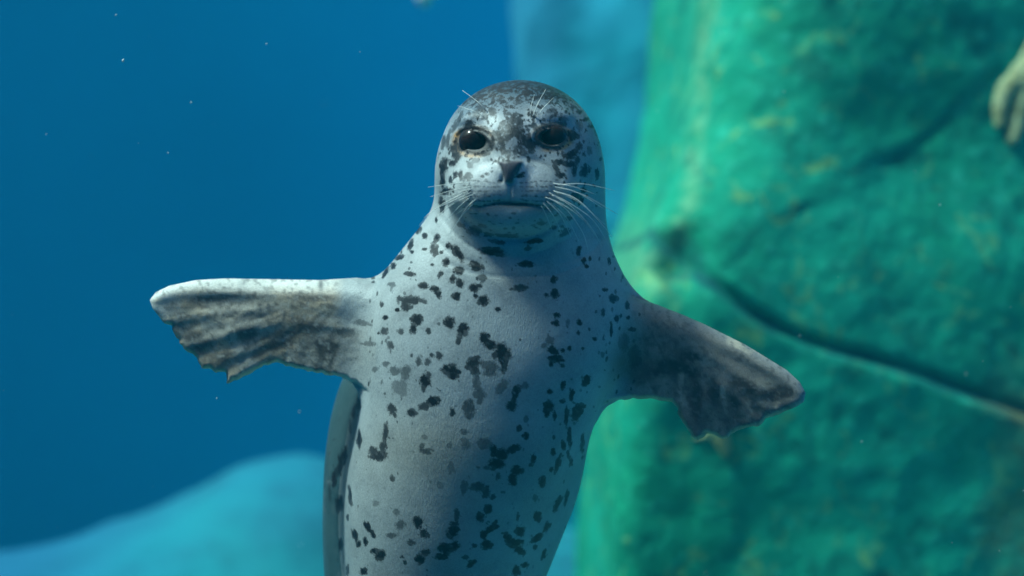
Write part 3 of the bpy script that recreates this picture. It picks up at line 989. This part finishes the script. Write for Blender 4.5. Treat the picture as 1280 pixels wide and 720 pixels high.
def all_spots():
    out = []
    r = random.Random(3)
    for ou, ov, sc, L in (Z5, Z6, Z1):
        for du, dv, w_, h_, lean, st in L:
            u, v = ou + du / sc, ov + dv / sc
            a, b = w_ / sc / 2, h_ / sc / 2
            if L is Z1[3]:
                a, b = (a * 1.3 + 0.3, b * 1.22 + 0.3) if dv < 490 else (a * 1.02, b)
                st = st if dv < 530 or dv > 625 or du < 140 else st * 0.75
            elif min(a, b) < 3:
                a, b = a * 1.2, b * 1.15
            big = max(a, b)
            out.append((u, v, a * 0.98, b * 0.98, lean, st))
            if big > 4.5:                         # satellites make the outline ragged
                for _ in range(3 if big < 9 else 5):
                    t = r.uniform(0, 6.283)
                    q = r.uniform(0.55, 0.95)
                    z = r.uniform(0.28, 0.5)
                    c, s = math.cos(t) * a * q, math.sin(t) * b * q
                    out.append((u + c * math.cos(lean) - s * math.sin(lean), v + c * math.sin(lean) + s * math.cos(lean),
                                max(1.6, a * z * 1.1), max(1.6, b * z), lean + r.uniform(-.4, .4), st * r.uniform(.8, 1)))
    # small freckles between the large ones
    for _ in range(240):
        u, v = r.uniform(440, 790), r.uniform(300, 720)
        out.append((u, v, r.uniform(.8, 1.7), r.uniform(.8, 2.4), 0.2, r.uniform(.25, .7)))
    for _ in range(90):
        t = r.uniform(0, 1)
        u = r.choice((r.uniform(745, 800), r.uniform(700, 735), r.uniform(460, 520)))
        v = r.uniform(300, 500) if u < 540 or u > 735 else r.uniform(460, 700)
        out.append((u, v, r.uniform(1, 2.2), r.uniform(1.4, 4), 0.2, r.uniform(.5, .95)))
    # follicle rows on the muzzle
    for sd in (-1, 1):
        for row in range(6):
            for c in range(8):
                u = 638 + sd * (14 + c * 6.2 + r.uniform(-1, 1))
                v = 229 + row * 5.0 + 0.06 * abs(u - 638) * (row - 2) * 0.5 + r.uniform(-.8, .8)
                out.append((u, v, r.uniform(2.2, 3.6), r.uniform(1.2, 1.6), sd * 0.1, r.uniform(.35, .7)))
    for _ in range(330):                          # flecks over forehead, cheeks and sides of the head
        u, v = r.uniform(548, 752), r.uniform(108, 262)
        if abs(u - 638) < 62 and v > 205:
            continue
        if any(((u - e[0]) / 22) ** 2 + ((v - e[1]) / 16) ** 2 < 1 for e in EYES):
            continue
        k = 1.0 if v < 170 else 0.75
        out.append((u, v, r.uniform(1.2, 2.8) * k, r.uniform(1.6, 4.2) * k, (u - 640) / 160 + r.uniform(-.3, .3), r.uniform(.7, 1.0)))
    for _ in range(70):                           # bridge of the nose
        out.append((r.gauss(640, 13), r.uniform(140, 200), r.uniform(1.4, 3.0), r.uniform(2.2, 5.5), r.uniform(-.2, .2), r.uniform(.8, 1.0)))
    for eu, ev, ea, eb, tilt in EYES:             # dark smudges round the eyes
        for _ in range(26):
            t = r.uniform(0, 6.283)
            q = r.uniform(1.3, 1.8)
            out.append((eu + math.cos(t) * ea * q, ev + math.sin(t) * eb * q, r.uniform(1.5, 3.6), r.uniform(1.2, 2.6), t + 1.57, r.uniform(.8, 1.0)))
    for _ in range(60):                           # chin
        out.append((r.uniform(578, 700), r.uniform(266, 296), r.uniform(1.2, 3.5), r.uniform(.8, 1.6), 0.1, r.uniform(.4, .8)))
    return out


def gauss2(u, v, cu, cv, su, sv):
    return np.exp(-(((u - cu) / su) ** 2 + ((v - cv) / sv) ** 2))


def paint(o, V, N):
    """coat colour and pattern as vertex attributes"""
    u, v = proj(V)
    x, y, vv = V.T
    front = sstep(-0.15, 0.25, -N[:, 1])
    spot = np.full(len(V), -1.0)
    strn = np.zeros(len(V))
    vis = np.where(-N[:, 1] > -0.1)[0]
    order = vis[np.argsort(u[vis])]
    us = u[order]
    for cu, cv, a, b, lean, st in all_spots():
        R = 1.7 * max(a, b) + 1
        i0, i1 = np.searchsorted(us, (cu - R, cu + R))
        ii = order[i0:i1]
        ii = ii[np.abs(v[ii] - cv) < R]
        if len(ii) == 0:
            continue
        du, dv = u[ii] - cu, v[ii] - cv
        c, s = math.cos(lean), math.sin(lean)
        p, q = du * c + dv * s, -du * s + dv * c
        d = 1.25 - np.sqrt((p / a) ** 2 + (q / b) ** 2)
        better = d > spot[ii]
        j = ii[better]
        spot[j] = d[better]
        strn[j] = np.maximum(st, strn[j] * (spot[j] > 0.3)) if False else st
    spot = np.clip(spot, -1, 1.0)
    # base tone
    tone = np.empty((len(V), 3))
    tone[:] = (0.355, 0.375, 0.37)
    def lay(mask, col):
        mask = np.clip(mask, 0, 1)[:, None]
        tone[:] = tone * (1 - mask) + np.array(col) * mask
    # darker back: top of head, and flank with the flipper's shadow painted in
    crown = sstep(168, 104, v) * (vv < 320)
    lay(0.6 * sstep(212, 160, v) * (vv < 320), (0.22, 0.285, 0.35))
    lay(crown * 0.95, (0.012, 0.042, 0.064))
    lay(0.45 * sstep(700, 750, u) * (vv < 300), (0.22, 0.27, 0.26))  # greenish shade on the right of the head, painted in
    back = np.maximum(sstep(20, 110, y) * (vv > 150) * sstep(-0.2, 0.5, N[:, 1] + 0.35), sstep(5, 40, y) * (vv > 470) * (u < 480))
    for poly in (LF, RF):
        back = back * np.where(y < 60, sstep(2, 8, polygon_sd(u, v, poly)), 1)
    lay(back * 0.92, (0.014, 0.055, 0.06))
    # forehead and bridge darker, brows and pads pale
    lay(0.60 * gauss2(u, v, 640, 180, 20, 34), (0.20, 0.22, 0.25))
    lay(0.85 * gauss2(u, v, 611, 152, 17, 11), (0.60, 0.60, 0.585))
    lay(0.85 * gauss2(u, v, 667, 150, 12, 13), (0.60, 0.60, 0.585))
    lay(0.8 * gauss2(u, v, 610, 218, 16, 16), (0.66, 0.67, 0.67))
    lay(0.7 * gauss2(u, v, 663, 216, 14, 14), (0.62, 0.63, 0.63))
    lay(0.5 * gauss2(u, v, 638, 240, 50, 16), (0.46, 0.47, 0.47))
    # lower belly dimmed by painted shade; warm belly and throat stains
    lay(0.6 * sstep(470, 580, v) * (y < 60), (0.255, 0.265, 0.25))
    lay(0.45 * gauss2(u, v, 540, 560, 70, 45), (0.33, 0.29, 0.22))
    lay(0.25 * gauss2(u, v, 650, 350, 40, 14), (0.42, 0.34, 0.25))
    # eyelids
    face = (y < 40)
    for eu, ev, ea, eb, tilt in EYES:
        r = np.sqrt(((u - eu) / ea) ** 2 + ((v - ev) / eb) ** 2)
        lay(face * np.exp(-((r - 1.5) / 0.38) ** 2) * sstep(8, -6, v - ev) * (0.75 if eu < 640 else 0.4), (0.07, 0.065, 0.06))
        en = fbm(np.stack([u / 6, v / 6, 0 * u + 2], 1), 3)
        side = sstep(-0.2, 0.9, (v - ev) / 14 + (-1 if eu < 640 else 1) * (u - eu) / 16) + 0.35 * (v < ev - 6)
        lay(face * np.exp(-((r - 1.72) / 0.30) ** 2) * (0.15 + 0.85 * side) * (0.5 + 0.5 * sstep(0.3, 0.6, en)), (0.48, 0.25, 0.09))
        lay(face * np.exp(-((r - 1.22) / 0.34) ** 2) * 0.95, (0.075, 0.06, 0.05))
        lay(face * np.exp(-((r - 1.36) / 0.07) ** 2) * 0.12, (0.34, 0.27, 0.20))
        lay(face * (r < 1.02), (0.02, 0.018, 0.018))
    lay(0.9 * face * gauss2(u, v, 613, 183, 7, 4), (0.05, 0.05, 0.05))
    lay(0.7 * face * gauss2(u, v, 672, 180, 6, 3), (0.06, 0.06, 0.06))
    lay(face * 0.35 * np.exp(-(np.minimum(poly_dist(u, v, PAD_L), poly_dist(u, v, PAD_R)) / 2.5) ** 2), (0.10, 0.11, 0.12))  # crease shade around the whisker pads, painted dark
    # nose, lip line
    for pl in ([(620, 199), (623, 208), (627, 220), (628, 230)], [(656, 199), (654, 208), (649, 218), (648, 230)]):  # highlights beside the nose painted pale
        lay(face * 0.85 * np.exp(-(poly_dist(u, v, pl) / 4.0) ** 2), (0.66, 0.66, 0.65))
    dn = polygon_sd(u, v, NOSE)
    skin = face * sstep(1.5, -1.5, dn) * (v < 240)
    lay(skin * 0.97, (0.085, 0.075, 0.09))
    dm = poly_dist(u, v, MOUTH)
    lay(face * np.exp(-(dm / 2.0) ** 2) * (0.38 + 0.5 * np.exp(-((u - 643) / 22) ** 2)), (0.05, 0.048, 0.045))
    lay(face * np.exp(-((dm / 4.5) ** 2)) * 0.6 * np.exp(-((u - 643) / 24) ** 2), (0.10, 0.095, 0.09))
    lay(face * 0.3 * np.exp(-(poly_dist(u, v - 4.5, MOUTH) / 2.5) ** 2), (0.40, 0.36, 0.24))
    lay(face * 0.4 * np.exp(-(poly_dist(u, v, [(582, 246), (590, 256), (600, 264)]) / 1.8) ** 2), (0.60, 0.45, 0.28))
    for pl in ([(626, 206), (630, 217), (627, 227)], [(651, 206), (645, 218), (648, 221)], ):
        lay(face * 0.8 * np.exp(-(poly_dist(u, v, pl) / 1.6) ** 2), (0.035, 0.033, 0.035))
    # flippers: brownish web, dark between the digits, sunlit rim painted along the leading edge
    n1 = fbm(np.stack([u / 34, v / 34, 0 * u], 1), 4)
    for side, poly, dig in ((-1, LF, LF_DIG), (1, RF, RF_DIG)):
        s = (455 - u) / 265 if side < 0 else (u - 765) / 240
        fl = sstep(0.0, 0.22, s) * (np.abs(y) < 150) * (v > 300) * (v < 600)
        if side < 0:
            fl = fl * sstep(436, 415, u + 0 * v) + 0.45 * gauss2(u, v, 420, 440, 40, 30) * (u < 470)
        psd = polygon_sd(u, v, poly)
        fl = fl * sstep(5, 1, psd) * (y < 60)
        e = np.clip(-psd, 0, None)
        lead = poly_dist(u, v, poly[1:10] if side < 0 else poly[1:13])
        fold = sstep(0.40, 0.62, fbm(np.stack([u / 30, v / 30, 0 * u + 4], 1), 3))
        du, dv = (u - 440, v - 360) if side < 0 else (u - 800, v - 390)
        th, rad = np.arctan2(dv, np.abs(du)), np.sqrt(du * du + dv * dv)
        streak = fbm(np.stack([th * 13, rad / 60, 0 * th + 3 * side], 1), 4)
        blot = fbm(np.stack([u / 17, v / 12, 0 * u + 9], 1), 4)
        fine = fbm(np.stack([u / 5, v / 5, 0 * u + 1], 1), 3)
        rel = 0
        for c in dig:
            rel = np.maximum(rel, np.exp(-(poly_dist(u, v, c) / 5.5) ** 2))
        fan = fl * sstep(0.15, 0.5, s)
        web = sstep(10, 26, lead) * (1 - 0.8 * rel) * sstep(2, 10, e)
        if side < 0:
            lay(fl * 0.9, (0.43, 0.37, 0.295))
            lay(fl * 0.8 * sstep(0.45, 0.6, n1), (0.44, 0.33, 0.22))
            lay(fl * 0.9 * np.exp(-(lead / 15) ** 2), (0.68, 0.66, 0.61))
            dk = [(253, 432, 26, 9, -.35), (240, 420, 16, 6, -.4), (278, 446, 22, 8, -.5), (306, 416, 16, 13, -.6), (262, 374, 26, 7, -.1), (381, 407, 34, 11, .1), (408, 432, 28, 14, .3), (350, 424, 22, 14, -.4), (225, 396, 16, 5, -.3), (325, 440, 14, 9, -.6), (395, 372, 34, 7, .05)]  # dark web patches with shading painted in
            pk = [(337, 377, 40, 7, .2), (408, 386, 26, 7, .1), (198, 378, 8, 6, 0), (213, 399, 8, 5, 0), (226, 413, 6, 4, 0), (250, 388, 26, 4, -.12), (265, 404, 26, 5, -.35), (295, 470, 14, 4, -.4), (364, 450, 16, 3, .3), (300, 395, 20, 5, -.3)]  # pale patches with highlights painted in
            wdk = 0.85
        else:
            lay(fl * 0.9, (0.21, 0.175, 0.14))  # darker base carries the body's shadow on this flipper
            lay(fl * 0.7 * sstep(0.5, 0.62, n1), (0.32, 0.28, 0.22))
            lay(fl * 0.5 * np.exp(-(lead / 10) ** 2), (0.34, 0.35, 0.36))
            dk = [(834, 459, 40, 12, .1), (892, 494, 8, 30, -.05), (918, 502, 9, 24, -.15), (957, 494, 26, 9, .35), (872, 500, 8, 26, 0), (935, 486, 20, 12, .3), (800, 465, 24, 14, 0), (860, 445, 24, 8, .2), (978, 490, 16, 9, .3)]
            pk = [(852, 484, 6, 18, -.1), (905, 500, 3, 20, -.15), (938, 510, 4, 14, -.3), (955, 436, 30, 8, .5), (925, 432, 14, 6, .5), (880, 540, 8, 4, 0), (972, 505, 12, 4, -.3)]  # pale streaks, plus the sunlit patch painted near the tip
            wdk = 0.95
        jit = (fine - 0.5) * 1.1 + (blot - 0.5) * 1.6
        for L_, cd, am in ((dk, (0.085, 0.075, 0.068) if side < 0 else (0.045, 0.04, 0.037), wdk), (pk, (0.58, 0.49, 0.37), 0.75)):
            for cu, cv, su, sv, an in L_:
                c, q = math.cos(an), math.sin(an)
                p1, p2 = (u - cu) * c + (v - cv) * q, -(u - cu) * q + (v - cv) * c
                g = 1.15 - np.sqrt((p1 / su) ** 2 + (p2 / sv) ** 2) + jit
                lay(fl * sstep(0.0, 0.75, g) * am, cd)
        lay(fan * web * sstep(0.42, 0.62, streak + 0.05) * (0.4 if side < 0 else 0.6), (0.07, 0.06, 0.055))
        lay(fl * sstep(22, 50, lead) * 0.55 * sstep(0.50, 0.62, streak) * (1 - 0.7 * fan), (0.10, 0.085, 0.07))
        lay(fl * sstep(0.60, 0.72, fine) * 0.35, (0.60, 0.56, 0.48) if side < 0 else (0.30, 0.28, 0.25))
        lay(fl * sstep(0.40, 0.30, fine) * 0.5, (0.06, 0.055, 0.05))
        lay(fl * np.exp(-(e / 3.0) ** 2) * sstep(18, 30, lead) * 0.85, (0.55, 0.42, 0.28) if side < 0 else (0.38, 0.27, 0.16))
        skin = np.maximum(skin, fl * 0.5)
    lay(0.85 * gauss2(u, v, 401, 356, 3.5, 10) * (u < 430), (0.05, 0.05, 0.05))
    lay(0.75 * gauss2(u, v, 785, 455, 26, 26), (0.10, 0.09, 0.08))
    # mottling: strong on the crown and bridge, weak on cheeks, strong on the back, none on the belly
    mott = (0.42 * sstep(190, 165, v) + 0.45 * sstep(165, 112, v)) * (vv < 320)
    mott = np.maximum(mott, 0.85 * gauss2(u, v, 640, 165, 40, 45))
    mott = np.maximum(mott, 0.55 * sstep(240, 200, v) * (np.abs(u - 645) > 20))
    mott = np.maximum(mott, 0.35 * gauss2(u, v, 638, 275, 60, 18))
    mott = np.maximum(mott, np.where(u < 480, 0.5, 0.85) * back)
    mott = mott * (1 - sstep(0, 0.3, skin))
    for eu, ev, ea, eb, tilt in EYES:
        mott = mott * (1 - gauss2(u, v, eu, ev, 18, 14))
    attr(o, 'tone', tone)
    attr(o, 'spot', spot)
    attr(o, 'spot_strength', strn)
    attr(o, 'mottle', mott)
    attr(o, 'skin', skin)


def tube(pts, r0, r1, sides=5):
    """tapered tube along metre-space points"""
    V, F = [], []
    n = len(pts)
    for i, p in enumerate(pts):
        a = Vector(pts[max(i - 1, 0)])
        b = Vector(pts[min(i + 1, n - 1)])
        t = (b - a).normalized()
        e1 = t.orthogonal().normalized()
        if i:
            e1 = (prev - t * prev.dot(t)).normalized()
        prev = e1
        e2 = t.cross(e1)
        r = r0 + (r1 - r0) * i / (n - 1)
        for k in range(sides):
            c = Vector(p) + (e1 * math.cos(6.2832 * k / sides) + e2 * math.sin(6.2832 * k / sides)) * r
            V.append(tuple(c))
    for i in range(n - 1):
        for k in range(sides):
            a, b = i * sides + k, i * sides + (k + 1) % sides
            F.append((a, b, b + sides, a + sides))
    F.append(tuple(range(sides))[::-1])
    F.append(tuple(range((n - 1) * sides, n * sides)))
    return V, F


def build_seal():
    h = 2.3
    V, Q = surface(f_seal, (170, -190, 80), (1030, 320, 1445), h, slack=1.6)
    V = snap(f_seal, V, h, 1)
    N = quad_normals(V, Q)
    print('seal verts', len(V))
    base = np.array(M((600, 100, 700)))
    root = empty('seal', base)
    tag(root, 'spotted grey harbour seal floating upright with both front flippers spread wide', 'seal')
    o = fast_mesh('body', M(V) - base, Q, fur_material(), root)
    paint(o, V, N)
    # eyes
    k = NT('seal_eye')
    tc = k.n('ShaderNodeTexCoord').outputs['Object']
    k.l(k.mix(k.range(k.noise(tc, 120, 2), .3, .7), (0.010, 0.007, 0.007), (0.028, 0.016, 0.014)), k.b.inputs['Base Color'])
    k.b.inputs['Roughness'].default_value = 0.15
    k.b.inputs['Specular IOR Level'].default_value = 0.18
    for eu, ev, ea, eb, tilt in EYES:
        yy = hit(f_seal_smooth, eu, ev)
        R = 19.0
        c = M(at(eu, ev, yy + R + 2.5)) - base
        bm = bmesh.new()
        bmesh.ops.create_uvsphere(bm, u_segments=32, v_segments=20, radius=R * MPP)
        bm.transform(Matrix.Translation(Vector(c)))
        me = bpy.data.meshes.new('eye')
        bm.to_mesh(me)
        bm.free()
        me.polygons.foreach_set('use_smooth', [True] * len(me.polygons))
        me.materials.append(k.m)
        e = bpy.data.objects.new('eye', me)
        COL.objects.link(e)
        e.parent = root
    # whiskers
    wm = plain('whisker', (0.70, 0.70, 0.64), 0.35)
    W = []
    # image-right bundle
    W += [([(690, 229), (715, 233), (745, 243)], .9), ([(692, 233), (722, 241), (756, 262)], 1), ([(690, 238), (722, 250), (752, 280), (765, 296)], 1.2), ([(688, 243), (714, 258), (740, 286), (752, 308)], 1.2),
          ([(685, 247), (708, 262), (728, 290), (735, 312)], 1.1), ([(694, 236), (728, 243), (772, 268)], .8), ([(682, 250), (700, 268), (714, 296)], .8), ([(678, 252), (692, 270), (702, 292)], .7),
          ([(696, 231), (730, 230), (768, 238)], .7), ([(680, 246), (704, 256), (730, 276), (748, 300)], .9)]
    # image-left bundle
    W += [([(588, 238), (570, 246), (548, 258), (530, 272)], .9), ([(586, 242), (566, 254), (545, 272)], 1.0), ([(588, 246), (572, 260), (556, 278)], .9), ([(590, 233), (565, 238), (538, 246)], .8),
          ([(592, 250), (580, 264), (570, 282)], .7), ([(589, 228), (562, 230), (535, 234)], .6), ([(594, 242), (575, 250), (556, 262)], .7)]
    W += [([(591, 236), (574, 240), (553, 250)], .7), ([(592, 254), (577, 270), (562, 292)], .8), ([(596, 248), (584, 258), (570, 268)], .6), ([(590, 240), (568, 250), (540, 264), (524, 282)], .7),
          ([(684, 240), (712, 254), (742, 276), (762, 308)], .8), ([(676, 256), (684, 272), (690, 288)], .6), ([(693, 240), (722, 252), (758, 282)], .7), ([(687, 252), (708, 272), (724, 302)], .8)]
    # brow whiskers
    W += [([(610, 141), (598, 128), (578, 113)], .9), ([(606, 146), (590, 138), (572, 132)], .6), ([(666, 146), (672, 130), (682, 112)], 1.0), ([(669, 147), (680, 134), (692, 122)], .7), ([(663, 145), (664, 132), (668, 118)], .5)]
    for pts, wd in W:
        cv = curve(pts, 6)
        y0 = hit(f_seal, *cv[0])
        n = len(cv)
        P = []
        for i, (a, b) in enumerate(cv):
            t = i / (n - 1)
            y = y0 + 2 - 30 * t * (1 - t) + 12 * t
            ys = hit(f_seal_smooth, a, b)
            if ys is not None and i > 0:
                y = min(y, ys - 1.5 - 4 * t)
            P.append(M(at(a, b, y)) - base)
        vv, ff = tube(P, 0.00072 * wd, 0.00024 * wd)
        mesh_obj('whisker', vv, ff, wm, root)


# ------------------------------------------------------------------ specks and debris in the water
def build_specks():
    m = plain('suspended_speck', (0.55, 0.60, 0.58), 0.8)
    r = random.Random(5)
    V, F = [], []
    spots = [(154, 76, 2.2, -100), (145, 19, 1.6, 50), (333, 55, 1.4, 80), (239, 128, 1.4, 80), (210, 191, 1.5, 60), (58, 168, 1.3, 100), (450, 65, 1.2, 30), (173, 179, 1.0, 0), (271, 498, 1.4, 50), (374, 515, 1.3, 50), (822, 139, 1.8, -350), (1175, 256, 1.5, 200), (1000, 420, 1.0, 300), (1077, 552, 1.2, 200)]
    for _ in range(45):
        spots.append((r.uniform(0, 1280), r.uniform(0, 720), r.uniform(.4, .9), r.uniform(-500, 700)))
    for u, v, s, y in spots:
        if abs(u - 620) < 260 and 90 < v < 720:
            y = -abs(y) - 250 if r.random() < .25 else 500
        c = M(at(u, v, y))
        n = len(V)
        k = s * MPP * 0.75
        d = [Vector((r.uniform(.6, 1.2), 0, 0)), Vector((-r.uniform(.6, 1.2), 0, 0)), Vector((0, 1, 0)), Vector((0, -1, 0)), Vector((.2, 0, r.uniform(.8, 1.8))), Vector((-.2, 0, -r.uniform(.8, 1.8)))]
        V += [tuple(Vector(c) + q * k) for q in d]
        F += [(n + a, n + b, n + e) for a, b, e in ((0, 2, 4), (2, 1, 4), (1, 3, 4), (3, 0, 4), (2, 0, 5), (1, 2, 5), (3, 1, 5), (0, 3, 5))]
    tag(mesh_obj('suspended_particles', V, F, m), 'tiny pale specks drifting in the blue water', kind='stuff')


def build_debris():
    m = plain('pale_debris', (0.55, 0.52, 0.60), 0.7)
    c = np.array([(530 - 640) * MPP * 2.6, 2.8, (360 + 4) * MPP * 2.6])
    f = f_lumps([((0, 0, 0), (.03, .02, .035), .02), ((-.035, 0.01, .035), (.035, .02, .03), .02), ((.04, 0, .03), (.04, .02, .02), .02)], .012, 30, 1.0)
    V, Q = surface(f, (-.12, -.08, -.08), (.12, .08, .12), .006)
    o = fast_mesh('drifting_scrap', V, Q, m)  # pale scrap of no certain kind
    o.location = c
    tag(o, 'small pale blurred scrap drifting in the blue water at the top edge', 'debris')


build_pool()
ROCK = build_rock()
build_far_rocks()
build_seal()
build_stars()
build_specks()
build_debris()
build_haze()
